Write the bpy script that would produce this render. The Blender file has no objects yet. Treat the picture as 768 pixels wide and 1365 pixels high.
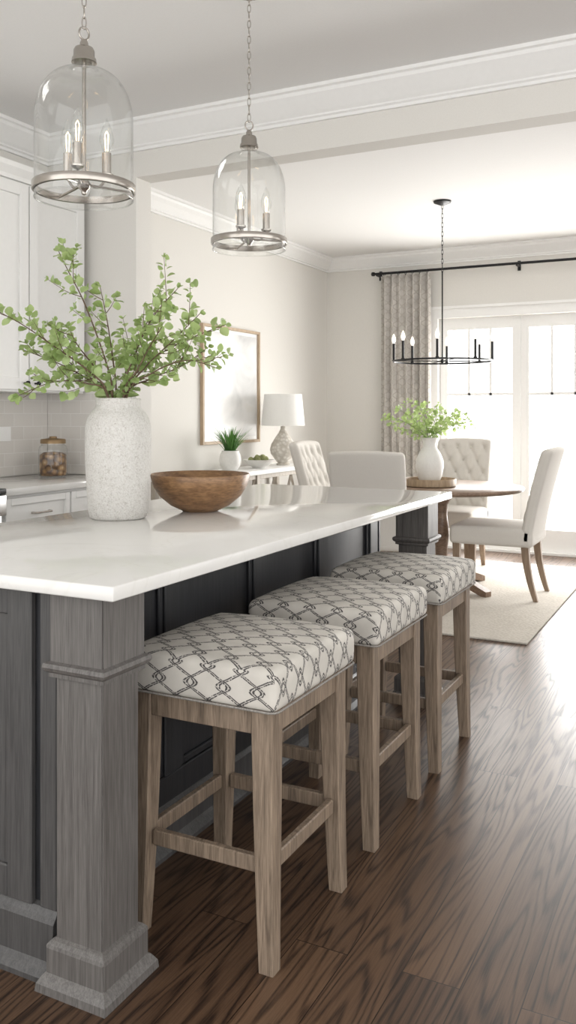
import bpy, bmesh, math, random
from mathutils import Vector, Matrix, noise as mnoise
random.seed(7)
S=bpy.context.scene
COL=S.collection
pi=math.pi

# ---------------------------------------------------------------- materials
def new_mat(name):
    m=bpy.data.materials.new(name); m.use_nodes=True
    nt=m.node_tree; b=nt.nodes['Principled BSDF']
    return m,nt,b
def N(nt,t,**kw):
    n=nt.nodes.new(t)
    for k,v in kw.items():
        if k in n.inputs: n.inputs[k].default_value=v
        else: setattr(n,k,v)
    return n
def L(nt,a,b): nt.links.new(a,b)
def M(nt,op,a,b=None,clamp=False):
    n=nt.nodes.new('ShaderNodeMath'); n.operation=op; n.use_clamp=clamp
    for i,x in enumerate((a,b)):
        if x is None: continue
        if isinstance(x,(int,float)): n.inputs[i].default_value=x
        else: nt.links.new(x,n.inputs[i])
    return n.outputs[0]
def ramp(nt,fac,stops):
    r=nt.nodes.new('ShaderNodeValToRGB'); e=r.color_ramp.elements
    while len(e)<len(stops): e.new(0.5)
    for i,(p,c) in enumerate(stops):
        e[i].position=p; e[i].color=(c[0],c[1],c[2],1)
    nt.links.new(fac,r.inputs[0]); return r.outputs[0]
def coords(nt,scale=(1,1,1),kind='Object'):
    tc=nt.nodes.new('ShaderNodeTexCoord'); mp=nt.nodes.new('ShaderNodeMapping')
    mp.inputs['Scale'].default_value=scale
    nt.links.new(tc.outputs[kind],mp.inputs[0]); return mp.outputs[0]
def bump(nt,b,h,strength=.2,dist=.01):
    n=nt.nodes.new('ShaderNodeBump'); n.inputs['Strength'].default_value=strength
    n.inputs['Distance'].default_value=dist
    nt.links.new(h,n.inputs['Height']); nt.links.new(n.outputs[0],b.inputs['Normal'])
def plain(name,c,rough=.5,metal=0,nz=0,nscale=40,bmp=0,spec=.5):
    m,nt,b=new_mat(name)
    b.inputs['Roughness'].default_value=rough; b.inputs['Metallic'].default_value=metal
    b.inputs['Specular IOR Level'].default_value=spec
    n=N(nt,'ShaderNodeTexNoise',Scale=nscale,Detail=4.0)
    L(nt,coords(nt),n.inputs['Vector'])
    lo=[x*(1-nz) for x in c]; hi=[min(1,x*(1+nz)) for x in c]
    L(nt,ramp(nt,n.outputs['Fac'],[(.3,lo),(.7,hi)]),b.inputs['Base Color'])
    if bmp: bump(nt,b,n.outputs['Fac'],bmp,.005)
    return m
def woodmat(name,c1,c2,scale=(30,30,2.2),rough=.5,bmp=.15):
    m,nt,b=new_mat(name)
    v=coords(nt,scale)
    n=N(nt,'ShaderNodeTexNoise',Scale=1.6,Detail=6.0,Roughness=.65,Distortion=.6)
    L(nt,v,n.inputs['Vector'])
    n2=N(nt,'ShaderNodeTexNoise',Scale=7.0,Detail=3.0); L(nt,v,n2.inputs['Vector'])
    s=M(nt,'ADD',M(nt,'MULTIPLY',n.outputs['Fac'],.6),M(nt,'MULTIPLY',n2.outputs['Fac'],.4))
    L(nt,ramp(nt,s,[(.36,c1),(.62,c2)]),b.inputs['Base Color'])
    b.inputs['Roughness'].default_value=rough
    bump(nt,b,s,bmp,.003)
    return m

M_wall=plain('wall_paint',(.735,.715,.675),.85,nz=.015,nscale=120,bmp=.02)
M_ceil=plain('ceiling_paint',(.88,.875,.865),.9,nz=.01,nscale=90,bmp=.02)
M_trim=plain('trim_paint',(.87,.865,.85),.45,nz=.01)
M_cab=plain('cabinet_white',(.83,.825,.805),.4,nz=.01)
M_nickel=plain('brushed_nickel',(.42,.39,.355),.24,1,nz=.05)
M_black=plain('black_iron',(.012,.012,.013),.4,.4,nz=.1)
M_cream=plain('cream_linen',(.66,.63,.585),.9,nz=.05,nscale=350,bmp=.25,spec=.2)
M_cer=plain('white_ceramic',(.76,.75,.72),.5,nz=.03,nscale=60,bmp=.1)
M_shade=plain('lamp_shade',(.88,.87,.84),.9,nz=.02,nscale=200)
M_stone,nt,b=new_mat('pitted_white_stoneware')
n=N(nt,'ShaderNodeTexNoise',Scale=190.0,Detail=4.0,Roughness=.7); L(nt,coords(nt),n.inputs['Vector'])
n2=N(nt,'ShaderNodeTexNoise',Scale=60.0,Detail=5.0,Roughness=.7); L(nt,coords(nt),n2.inputs['Vector'])
s=M(nt,'ADD',M(nt,'MULTIPLY',n.outputs['Fac'],.7),M(nt,'MULTIPLY',n2.outputs['Fac'],.3))
L(nt,ramp(nt,s,[(.34,(.42,.39,.35)),(.45,(.63,.61,.575)),(.58,(.72,.705,.675))]),b.inputs['Base Color'])
b.inputs['Roughness'].default_value=.85; bump(nt,b,s,.9,.008)
M_bulb,nt,b=new_mat('bulb_glass')
b.inputs['Base Color'].default_value=(1,.97,.9,1); b.inputs['Roughness'].default_value=.1
b.inputs['Emission Color'].default_value=(1,.90,.75,1); b.inputs['Emission Strength'].default_value=.8
M_fil,nt,b=new_mat('lit_filament')
b.inputs['Emission Color'].default_value=(1,.62,.28,1); b.inputs['Emission Strength'].default_value=10
M_stem=plain('branch_bark',(.12,.075,.045),.7,nz=.3,nscale=80)
M_welt=plain('welt_cord',(.24,.225,.205),.9,nz=.3,nscale=300)
M_stoolwood=woodmat('weathered_oak',(.100,.072,.050),(.285,.215,.155),scale=(38,38,2.4),rough=.58,bmp=.3)
M_tablewood=woodmat('table_wood',(.15,.095,.065),(.29,.20,.14),scale=(4,22,22),rough=.35)
M_legwood=woodmat('chair_leg_oak',(.18,.125,.085),(.31,.225,.155))
M_framewood=woodmat('frame_oak',(.40,.29,.19),(.56,.43,.30))
M_bowlwood=woodmat('bowl_acacia',(.13,.065,.028),(.32,.18,.085),scale=(7,7,26),rough=.4)
M_island=woodmat('island_stain_grey',(.070,.064,.060),(.148,.138,.130),scale=(70,70,2.2),rough=.45,bmp=.14)
M_islandD=woodmat('island_panel_charcoal',(.019,.020,.022),(.035,.036,.040),scale=(45,45,2.0),rough=.35,bmp=.06)
M_islandE=woodmat('island_end_charcoal',(.042,.041,.041),(.085,.082,.081),scale=(60,60,2.0),rough=.40,bmp=.08)
M_steel=plain('stainless',(.55,.55,.55),.3,1,nz=.03)

def leafmat(name,c1,c2):
    m,nt,b=new_mat(name)
    n=N(nt,'ShaderNodeTexNoise',Scale=14.0,Detail=2.0); L(nt,coords(nt),n.inputs['Vector'])
    L(nt,ramp(nt,n.outputs['Fac'],[(.35,c1),(.65,c2)]),b.inputs['Base Color'])
    b.inputs['Roughness'].default_value=.45
    tr=N(nt,'ShaderNodeBsdfTranslucent'); tr.inputs[0].default_value=(c2[0],c2[1],c2[2]*.8,1)
    mx=N(nt,'ShaderNodeMixShader'); mx.inputs[0].default_value=.4
    L(nt,b.outputs[0],mx.inputs[1]); L(nt,tr.outputs[0],mx.inputs[2])
    L(nt,mx.outputs[0],nt.nodes['Material Output'].inputs[0]); return m
M_leaf=leafmat('leaf_green',(.24,.35,.12),(.49,.60,.30))
M_leaf2=leafmat('leaf_dark',(.04,.13,.03),(.12,.28,.07))

def glassmat(name,tint=(.97,.975,.97),edge=.5,dark=0,base=.03):
    m,nt,b=new_mat(name); nt.nodes.remove(b)
    lw=N(nt,'ShaderNodeLayerWeight',Blend=.5)
    pw=M(nt,'POWER',lw.outputs['Facing'],3.0)
    f=M(nt,'ADD',M(nt,'MULTIPLY',pw,edge),base,True)
    n=N(nt,'ShaderNodeTexNoise',Scale=6.0); L(nt,coords(nt),n.inputs['Vector'])
    rr=M(nt,'MULTIPLY',n.outputs['Fac'],.06)
    tr=N(nt,'ShaderNodeBsdfTransparent')
    mc=N(nt,'ShaderNodeMix',data_type='RGBA'); L(nt,M(nt,'MULTIPLY',M(nt,'POWER',lw.outputs['Facing'],4.0),dark,True),mc.inputs[0])
    mc.inputs[6].default_value=(*tint,1); mc.inputs[7].default_value=(.25,.25,.25,1)
    L(nt,mc.outputs[2],tr.inputs[0])
    gl=N(nt,'ShaderNodeBsdfGlossy'); gl.inputs[0].default_value=(.95,.95,.95,1); L(nt,rr,gl.inputs['Roughness'])
    mx=N(nt,'ShaderNodeMixShader'); L(nt,f,mx.inputs[0]); L(nt,tr.outputs[0],mx.inputs[1]); L(nt,gl.outputs[0],mx.inputs[2])
    L(nt,mx.outputs[0],nt.nodes['Material Output'].inputs[0]); return m
M_glass=glassmat('clear_glass',(.965,.97,.965),.7,.7,.05)
M_pane=glassmat('window_glass',(.99,.99,.99),.3)

# quartz
M_quartz,nt,b=new_mat('white_quartz')
n=N(nt,'ShaderNodeTexNoise',Scale=1.7,Detail=6.0,Distortion=1.8); L(nt,coords(nt),n.inputs['Vector'])
L(nt,ramp(nt,n.outputs['Fac'],[(.3,(.69,.68,.66)),(.485,(.71,.70,.675)),(.5,(.68,.67,.64)),(.515,(.71,.70,.675)),(.8,(.73,.72,.695))]),b.inputs['Base Color'])
b.inputs['Roughness'].default_value=.07

# floor
M_floor,nt,b=new_mat('dark_oak_floor')
tc=N(nt,'ShaderNodeTexCoord'); sp=N(nt,'ShaderNodeSeparateXYZ'); L(nt,tc.outputs['Object'],sp.inputs[0])
cb=N(nt,'ShaderNodeCombineXYZ'); L(nt,sp.outputs['Y'],cb.inputs['X']); L(nt,sp.outputs['X'],cb.inputs['Y'])
br=N(nt,'ShaderNodeTexBrick',Scale=1.0); L(nt,cb.outputs[0],br.inputs['Vector'])
br.inputs['Mortar Size'].default_value=.0013; br.inputs['Brick Width'].default_value=1.9; br.inputs['Row Height'].default_value=.135
br.inputs['Color1'].default_value=(0,0,0,1); br.inputs['Color2'].default_value=(1,1,1,1); br.inputs['Mortar'].default_value=(.5,.5,.5,1)
br.inputs['Mortar Smooth'].default_value=.2; br.offset=.37
rnd=N(nt,'ShaderNodeSeparateColor'); L(nt,br.outputs['Color'],rnd.inputs[0]); R0=rnd.outputs[0]
cv=N(nt,'ShaderNodeCombineXYZ')
L(nt,M(nt,'ADD',M(nt,'MULTIPLY',sp.outputs['X'],9.0),M(nt,'MULTIPLY',R0,37.0)),cv.inputs['X'])
L(nt,M(nt,'ADD',M(nt,'MULTIPLY',sp.outputs['Y'],.65),M(nt,'MULTIPLY',R0,11.0)),cv.inputs['Y'])
n1=N(nt,'ShaderNodeTexNoise',Scale=1.0,Detail=2.0,Roughness=.4); L(nt,cv.outputs[0],n1.inputs['Vector'])
ring=M(nt,'SINE',M(nt,'MULTIPLY',n1.outputs['Fac'],100.0))
ring=M(nt,'POWER',M(nt,'ADD',M(nt,'MULTIPLY',ring,.5),.5),3.0)
fv=N(nt,'ShaderNodeMapping'); fv.inputs['Scale'].default_value=(130,3.5,1); L(nt,tc.outputs['Object'],fv.inputs[0])
n2=N(nt,'ShaderNodeTexNoise',Scale=1.5,Detail=5.0,Roughness=.75); L(nt,fv.outputs[0],n2.inputs['Vector'])
g=M(nt,'ADD',M(nt,'MULTIPLY',M(nt,'MULTIPLY',ring,n2.outputs['Fac']),.65),M(nt,'MULTIPLY',n2.outputs['Fac'],.66))
g=M(nt,'ADD',g,M(nt,'MULTIPLY',M(nt,'SUBTRACT',R0,.5),.18))
colr=ramp(nt,g,[(.22,(.125,.074,.044)),(.44,(.074,.042,.025)),(.76,(.020,.011,.007))])
mxr=N(nt,'ShaderNodeMix',data_type='RGBA'); L(nt,br.outputs['Fac'],mxr.inputs[0]); L(nt,colr,mxr.inputs[6]); mxr.inputs[7].default_value=(.010,.005,.003,1)
L(nt,mxr.outputs[2],b.inputs['Base Color'])
L(nt,M(nt,'ADD',M(nt,'MULTIPLY',g,.18),.28),b.inputs['Roughness'])
b.inputs['Specular IOR Level'].default_value=.34
bump(nt,b,M(nt,'SUBTRACT',M(nt,'MULTIPLY',g,-.4),br.outputs['Fac']),.16,.003)

# subway tile
M_tile,nt,b=new_mat('subway_tile')
tc=N(nt,'ShaderNodeTexCoord'); sp=N(nt,'ShaderNodeSeparateXYZ'); L(nt,tc.outputs['Object'],sp.inputs[0])
cb=N(nt,'ShaderNodeCombineXYZ'); L(nt,M(nt,'ADD',sp.outputs['Y'],sp.outputs['X']),cb.inputs['X']); L(nt,sp.outputs['Z'],cb.inputs['Y'])
br=N(nt,'ShaderNodeTexBrick',Scale=1.0); L(nt,cb.outputs[0],br.inputs['Vector'])
br.inputs['Mortar Size'].default_value=.0022; br.inputs['Brick Width'].default_value=.15; br.inputs['Row Height'].default_value=.075
br.inputs['Color1'].default_value=(.68,.65,.61,1); br.inputs['Color2'].default_value=(.72,.69,.65,1); br.inputs['Mortar'].default_value=(.80,.78,.75,1)
L(nt,br.outputs['Color'],b.inputs['Base Color']); b.inputs['Roughness'].default_value=.15
bump(nt,b,M(nt,'MULTIPLY',br.outputs['Fac'],-1),.3,.003)

# ogee trellis fabrics (uv in metres)
def trellis(name,P,Lp,base,line,A,off,width,dash,brk=.42,h3=0.0,wobble=.16):
    m,nt,b=new_mat(name)
    uv=N(nt,'ShaderNodeTexCoord')
    nw=N(nt,'ShaderNodeTexNoise',Scale=22.0,Detail=1.0); L(nt,uv.outputs['UV'],nw.inputs['Vector'])
    sp=N(nt,'ShaderNodeSeparateXYZ'); L(nt,uv.outputs['UV'],sp.inputs[0])
    wob=M(nt,'MULTIPLY',M(nt,'SUBTRACT',nw.outputs['Fac'],.5),wobble)
    x=M(nt,'ADD',M(nt,'DIVIDE',sp.outputs['X'],P),wob); y=M(nt,'MULTIPLY',sp.outputs['Y'],2*pi/Lp)
    cy=M(nt,'MULTIPLY',M(nt,'ADD',M(nt,'COSINE',y),M(nt,'MULTIPLY',M(nt,'COSINE',M(nt,'MULTIPLY',y,3.0)),h3)),A)
    def fam(t):
        w=M(nt,'SUBTRACT',M(nt,'MODULO',M(nt,'ADD',t,201.0),2.0),1.0)
        return M(nt,'ABSOLUTE',w)
    d1=fam(M(nt,'SUBTRACT',x,cy)); d2=fam(M(nt,'ADD',M(nt,'SUBTRACT',x,1.0),cy))
    def dl(d):
        e=M(nt,'ABSOLUTE',M(nt,'SUBTRACT',d,off))
        return M(nt,'SUBTRACT',1.0,M(nt,'DIVIDE',e,width),True)
    e=M(nt,'MAXIMUM',dl(d1),dl(d2))
    nn=N(nt,'ShaderNodeTexNoise',Scale=dash,Detail=2.0); L(nt,uv.outputs['UV'],nn.inputs['Vector'])
    msk=M(nt,'MULTIPLY',M(nt,'MULTIPLY',e,2.4,True),M(nt,'ADD',M(nt,'MULTIPLY',M(nt,'SUBTRACT',nn.outputs['Fac'],brk),9.0),.5,True))
    n4=N(nt,'ShaderNodeTexNoise',Scale=9.0,Detail=3.0); L(nt,uv.outputs['UV'],n4.inputs['Vector'])
    bc=ramp(nt,n4.outputs['Fac'],[(.35,[c*.86 for c in base]),(.65,[min(1,c*1.06) for c in base])])
    mx=N(nt,'ShaderNodeMix',data_type='RGBA'); L(nt,msk,mx.inputs[0]); L(nt,bc,mx.inputs[6]); mx.inputs[7].default_value=(*line,1)
    L(nt,mx.outputs[2],b.inputs['Base Color']); b.inputs['Roughness'].default_value=.75; b.inputs['Specular IOR Level'].default_value=.3
    n3=N(nt,'ShaderNodeTexNoise',Scale=500.0); L(nt,uv.outputs['UV'],n3.inputs['Vector'])
    bump(nt,b,M(nt,'ADD',n3.outputs['Fac'],M(nt,'MULTIPLY',msk,.5)),.25,.002)
    return m
M_fabric=trellis('trellis_fabric',.044,.086,(.55,.522,.475),(.060,.056,.056),.74,.095,.082,200,brk=.40,h3=.10)
M_curtain=trellis('curtain_fabric',.035,.085,(.62,.59,.55),(.50,.465,.425),.5,.0,.22,60,.3)

M_rug,nt,b=new_mat('woven_rug')
v=coords(nt); w=N(nt,'ShaderNodeTexVoronoi',Scale=60.0); L(nt,v,w.inputs['Vector'])
n=N(nt,'ShaderNodeTexNoise',Scale=3.0,Detail=6.0); L(nt,v,n.inputs['Vector'])
L(nt,ramp(nt,M(nt,'ADD',M(nt,'MULTIPLY',n.outputs['Fac'],.7),M(nt,'MULTIPLY',w.outputs['Distance'],.5)),[(.3,(.46,.42,.365)),(.7,(.57,.53,.47))]),b.inputs['Base Color'])
b.inputs['Roughness'].default_value=.95; bump(nt,b,w.outputs['Distance'],.5,.004)

M_art,nt,b=new_mat('abstract_painting')
v=coords(nt,(1,1.0,1.3)); n=N(nt,'ShaderNodeTexNoise',Scale=2.4,Detail=5.0,Distortion=.8); L(nt,v,n.inputs['Vector'])
L(nt,ramp(nt,n.outputs['Fac'],[(.30,(.55,.55,.55)),(.45,(.70,.70,.69)),(.6,(.81,.80,.79)),(.75,(.74,.71,.66))]),b.inputs['Base Color'])
b.inputs['Roughness'].default_value=.3

M_lampbase,nt,b=new_mat('lamp_textured_ceramic')
v=coords(nt); w=N(nt,'ShaderNodeTexVoronoi',Scale=34.0); L(nt,v,w.inputs['Vector'])
L(nt,ramp(nt,w.outputs['Distance'],[(.1,(.80,.77,.72)),(.65,(.56,.52,.46))]),b.inputs['Base Color']); b.inputs['Roughness'].default_value=.7
bump(nt,b,w.outputs['Distance'],.6,-.008)
M_jarfill,nt,b=new_mat('jar_contents')
w=N(nt,'ShaderNodeTexVoronoi',Scale=30.0); L(nt,coords(nt),w.inputs['Vector'])
L(nt,ramp(nt,w.outputs['Distance'],[(.0,(.62,.48,.30)),(.3,(.35,.2,.08)),(.7,(.08,.04,.02))]),b.inputs['Base Color'])

# ---------------------------------------------------------------- geometry helpers
def empty(name,loc=(0,0,0),rz=0):
    e=bpy.data.objects.new(name,None); e.empty_display_size=.1
    e.location=loc; e.rotation_euler=(0,0,rz); COL.objects.link(e); return e
def mk(name,verts,faces,mat,parent=None,smooth=False,loc=None,rz=0,auto=False):
    me=bpy.data.meshes.new(name); me.from_pydata([tuple(v) for v in verts],[],faces); me.update()
    bm=bmesh.new(); bm.from_mesh(me); bmesh.ops.recalc_face_normals(bm,faces=bm.faces); bm.to_mesh(me); bm.free()
    mats=mat if isinstance(mat,list) else [mat]
    for m in mats: me.materials.append(m)
    if smooth:
        for p in me.polygons: p.use_smooth=True
        if auto:
            try: me.set_sharp_from_angle(angle=math.radians(40))
            except Exception: pass
    o=bpy.data.objects.new(name,me); COL.objects.link(o)
    if parent: o.parent=parent
    if loc: o.location=loc
    o.rotation_euler=(0,0,rz)
    return o
def boxvf(x0,x1,y0,y1,z0,z1):
    v=[(x0,y0,z0),(x1,y0,z0),(x1,y1,z0),(x0,y1,z0),(x0,y0,z1),(x1,y0,z1),(x1,y1,z1),(x0,y1,z1)]
    f=[(0,3,2,1),(4,5,6,7),(0,1,5,4),(1,2,6,5),(2,3,7,6),(3,0,4,7)]
    return v,f
def merge(parts):
    V=[];F=[]
    for v,f in parts:
        o=len(V); V+=list(v); F+=[tuple(i+o for i in q) for q in f]
    return V,F
def box(name,x0,x1,y0,y1,z0,z1,mat,parent=None,bev=0):
    o=mk(name,*boxvf(x0,x1,y0,y1,z0,z1),mat,parent)
    if bev:
        bm=bmesh.new(); bm.from_mesh(o.data)
        bmesh.ops.bevel(bm,geom=bm.edges[:],offset=bev,segments=2,profile=.5,affect='EDGES')
        bm.to_mesh(o.data); bm.free()
        for p in o.data.polygons: p.use_smooth=True
        try: o.data.set_sharp_from_angle(angle=math.radians(50))
        except Exception: pass
    return o
def boxes(name,lst,mat,parent=None,bev=0):
    V,F=merge([boxvf(*b) for b in lst]); o=mk(name,V,F,mat,parent)
    if bev:
        bm=bmesh.new(); bm.from_mesh(o.data)
        bmesh.ops.bevel(bm,geom=bm.edges[:],offset=bev,segments=1,affect='EDGES')
        bm.to_mesh(o.data); bm.free()
    return o
def lathevf(prof,seg=48,c=(0,0,0)):
    V=[];F=[]
    for r,z in prof:
        for i in range(seg):
            a=2*pi*i/seg; V.append((c[0]+r*math.cos(a),c[1]+r*math.sin(a),c[2]+z))
    for j in range(len(prof)-1):
        for i in range(seg):
            a=j*seg+i; b=j*seg+(i+1)%seg; F.append((a,b,b+seg,a+seg))
    return V,F
def lathe(name,prof,mat,parent=None,seg=48,c=(0,0,0),auto=True):
    V,F=lathevf(prof,seg,c); o=mk(name,V,F,mat,parent,smooth=False)
    bm=bmesh.new(); bm.from_mesh(o.data); bmesh.ops.remove_doubles(bm,verts=bm.verts,dist=1e-6)
    bmesh.ops.recalc_face_normals(bm,faces=bm.faces); bm.to_mesh(o.data); bm.free()
    for p in o.data.polygons: p.use_smooth=True
    if auto:
        try: o.data.set_sharp_from_angle(angle=math.radians(50))
        except Exception: pass
    return o
def tubevf(pts,rad,seg=8,cap=True):
    pts=[Vector(p) for p in pts]; n=len(pts); V=[];F=[]
    rs=rad if isinstance(rad,(list,tuple)) else [rad]*n
    up=None
    for i,p in enumerate(pts):
        t=(pts[min(i+1,n-1)]-pts[max(i-1,0)]).normalized()
        if up is None:
            up=Vector((0,0,1)) if abs(t.z)<.9 else Vector((1,0,0))
        a=t.cross(up).normalized(); up2=a.cross(t).normalized(); up=up2
        for k in range(seg):
            an=2*pi*k/seg; V.append(p+(a*math.cos(an)+up2*math.sin(an))*rs[i])
    for i in range(n-1):
        for k in range(seg):
            a=i*seg+k; b=i*seg+(k+1)%seg; F.append((a,b,b+seg,a+seg))
    if cap:
        F.append(tuple(range(seg))); F.append(tuple((n-1)*seg+k for k in range(seg)))
    return V,F
def tube(name,pts,rad,mat,parent=None,seg=12):
    V,F=tubevf(pts,rad,seg); return mk(name,V,F,mat,parent,smooth=True,auto=True)
def torusvf(R,r,c,sx=1,sz=1,plane='XY',n=16,m=6,rot=0):
    V=[];F=[]
    for i in range(n):
        a=2*pi*i/n
        for j in range(m):
            b=2*pi*j/m
            rr=R+r*math.cos(b); x=rr*math.cos(a)*sx; y=rr*math.sin(a)*sz; z=r*math.sin(b)
            if plane=='XY': p=(x,y,z)
            else: p=(x*math.cos(rot)-z*math.sin(rot), x*math.sin(rot)+z*math.cos(rot), y)
            V.append((c[0]+p[0],c[1]+p[1],c[2]+p[2]))
    for i in range(n):
        for j in range(m):
            a=i*m+j; b=i*m+(j+1)%m; c2=((i+1)%n)*m+(j+1)%m; d=((i+1)%n)*m+j
            F.append((a,b,c2,d))
    return V,F
def softbox(name,size,r,mat,parent=None,n=8,k=4,center=(0,0,0),deform=None,uvtop=None,power=None):
    hx,hy,hz=[s/2 for s in size]
    def ticks(h,rr,nn):
        rr=min(rr,h*.999)
        t=[-h+rr*math.tan(pi/4*i/k) for i in range(k+1)]
        mid=[-h+rr+(2*h-2*rr)*i/nn for i in range(1,nn)]
        return t+mid+[-x for x in reversed(t)]
    bm=bmesh.new()
    rr=min(r,hx,hy,hz)
    T=[ticks(hx,rr,n),ticks(hy,rr,n),ticks(hz,rr,max(2,n if size[2]>.3 else 3))]
    H=[hx,hy,hz]
    for ax in range(3):
        u,v=[a for a in range(3) if a!=ax]
        for s in (-1,1):
            grid=[]
            for a in T[u]:
                row=[]
                for bb in T[v]:
                    p=[0,0,0]; p[ax]=s*H[ax]; p[u]=a; p[v]=bb
                    q=[max(-(H[i]-rr),min(H[i]-rr,p[i])) for i in range(3)]
                    d=Vector(p)-Vector(q)
                    if d.length>1e-9: d=d.normalized()*rr
                    row.append(bm.verts.new(Vector(q)+d))
                grid.append(row)
            for i in range(len(T[u])-1):
                for j in range(len(T[v])-1):
                    bm.faces.new((grid[i][j],grid[i+1][j],grid[i+1][j+1],grid[i][j+1]))
    bmesh.ops.remove_doubles(bm,verts=bm.verts,dist=1e-5)
    bmesh.ops.recalc_face_normals(bm,faces=bm.faces)
    if uvtop is not None:
        uvl=bm.loops.layers.uv.new('UVMap'); bm.normal_update()
        for f in bm.faces:
            nn=f.normal
            for lp in f.loops:
                x,y,z=lp.vert.co
                if abs(nn.z)>.6: uvv=(x,y)
                elif abs(nn.x)>abs(nn.y): uvv=(x+math.copysign(hz-z,nn.x),y)
                else: uvv=(x,y+math.copysign(hz-z,nn.y))
                lp[uvl].uv=(uvv[0]+uvtop,uvv[1]+uvtop*.7)
    for v in bm.verts:
        if deform: v.co=Vector(deform(v.co.x,v.co.y,v.co.z))
        v.co+=Vector(center)
    me=bpy.data.meshes.new(name); bm.to_mesh(me); bm.free(); me.materials.append(mat)
    for p in me.polygons: p.use_smooth=True
    o=bpy.data.objects.new(name,me); COL.objects.link(o)
    if parent: o.parent=parent
    return o
def taperleg(name,x,y,top,bot,z0,z1,mat,parent,dx=0,dy=0,bow=0,n=8,bev=True):
    V=[];F=[]
    for i in range(n+1):
        t=i/n; z=z1+(z0-z1)*t
        h=(top+(bot-top)*t**1.3)/2
        ox=x+dx*(t**1.8); oy=y+dy*(t**1.8)
        c=.12*h
        for sx,sy in ((-1,-1),(1,-1),(1,1),(-1,1)):
            if sx*sy>0: pp=[(sx*h,sy*(h-c)),(sx*(h-c),sy*h)]
            else: pp=[(sx*(h-c),sy*h),(sx*h,sy*(h-c))]
            for px,py in pp: V.append((ox+px,oy+py,z))
    m=8
    for i in range(n):
        for k in range(m):
            a=i*m+k;b2=i*m+(k+1)%m; F.append((a,b2,b2+m,a+m))
    F.append(tuple(range(m))); F.append(tuple(n*m+k for k in range(m)))
    return mk(name,V,F,mat,parent)
def profile_run(name,prof,p0,p1,out,mat,parent=None,closed=True):
    V=[];F=[];n=len(prof)
    for p in (p0,p1):
        for o_,z in prof: V.append((p[0]+out[0]*o_,p[1]+out[1]*o_,z))
    for i in range(n):
        j=(i+1)%n; F.append((i,j,j+n,i+n))
    F.append(tuple(range(n))); F.append(tuple(range(n,2*n)))
    return mk(name,V,F,mat,parent)
def squarerun(profile,x0,x1,y0,y1):
    V=[];F=[]
    for o_,z in profile:
        V+=[(x0-o_,y0-o_,z),(x1+o_,y0-o_,z),(x1+o_,y1+o_,z),(x0-o_,y1+o_,z)]
    for i in range(len(profile)-1):
        for k in range(4):
            a=i*4+k;b2=i*4+(k+1)%4; F.append((a,b2,b2+4,a+4))
    F.append((0,1,2,3)); e=(len(profile)-1)*4; F.append((e,e+1,e+2,e+3))
    return V,F

# ---------------------------------------------------------------- room shell
WX=-3.65; YB=4.0; YB2=4.14; YF=8.03; CZ=2.90; DZ=2.82; XR=3.2
box('floor',WX-.15,XR+.15,-1.5,YF+.12,-.1,0,M_floor)
box('ceiling',WX-.15,XR+.15,-1.0,YB2,CZ,CZ+.1,M_ceil)
box('ceiling_dining',WX-.15,XR+.15,YB2,YF+.15,DZ,DZ+.18,M_ceil)
box('wall_left',WX-.15,WX,-1.0,YF+.15,0,CZ,M_wall)
box('wall_partition',WX,-3.0,YB,YB2,0,CZ,M_wall)
box('wall_header',-3.0,XR,YB,YB2,2.607,CZ,M_wall)
DX0=-2.49; PW=.76; NP=4; DX1=DX0+PW*NP; DH=2.17
boxes('wall_back',[(WX,DX0,YF,YF+.15,0,DZ),(DX1,XR,YF,YF+.15,0,DZ),(DX0,DX1,YF,YF+.15,DH,DZ)],M_wall)
boxes('wall_right',[(XR,XR+.15,YB,4.9,0,DZ),(XR,XR+.15,7.3,YF+.15,0,DZ),(XR,XR+.15,4.9,7.3,0,.8),(XR,XR+.15,4.9,7.3,2.3,DZ)],M_wall)
box('ground_outside',-12,12,YF+.16,25,-.25,-.12,plain('patio_concrete',(.7,.69,.66),.9,nz=.05))

def crown(h,dep,top):
    return [(0,top),(dep,top),(dep,top-.018),(dep-.012,top-.024),(dep-.018,top-.040),(dep*.62,top-h*.48),(dep*.36,top-h*.72),(.030,top-h*.80),(.030,top-h*.86),(.018,top-h*.90),(.018,top-h),(0,top-h)]
profile_run('trim_1',crown(.15,.12,CZ),(-3.65,YB),(XR,YB),(0,-1),M_trim)
profile_run('trim_2',crown(.15,.12,CZ),(WX,-1.0),(WX,YB),(1,0),M_trim)
profile_run('trim_3',crown(.13,.11,DZ),(WX,YB2),(WX,YF),(1,0),M_trim)
profile_run('trim_4',crown(.13,.11,DZ),(WX,YF),(XR,YF),(0,-1),M_trim)
bb=[(0,0),(.018,0),(.018,.11),(.012,.125),(.012,.135),(.004,.14),(0,.14)]
profile_run('baseboard_left',bb,(WX,YB2),(WX,YF),(1,0),M_trim)
profile_run('baseboard_back',bb,(WX,YF),(DX0-.1,YF),(0,-1),M_trim)
profile_run('baseboard_back',bb,(DX1+.1,YF),(XR,YF),(0,-1),M_trim)
boxes('trim_5',[(DX0-.10,DX0,YF-.022,YF,0,DH),(DX1,DX1+.10,YF-.022,YF,0,DH),(DX0-.10,DX1+.10,YF-.022,YF,DH,DH+.085),(DX0-.125,DX1+.125,YF-.04,YF,DH+.085,DH+.11)],M_trim)
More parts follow.
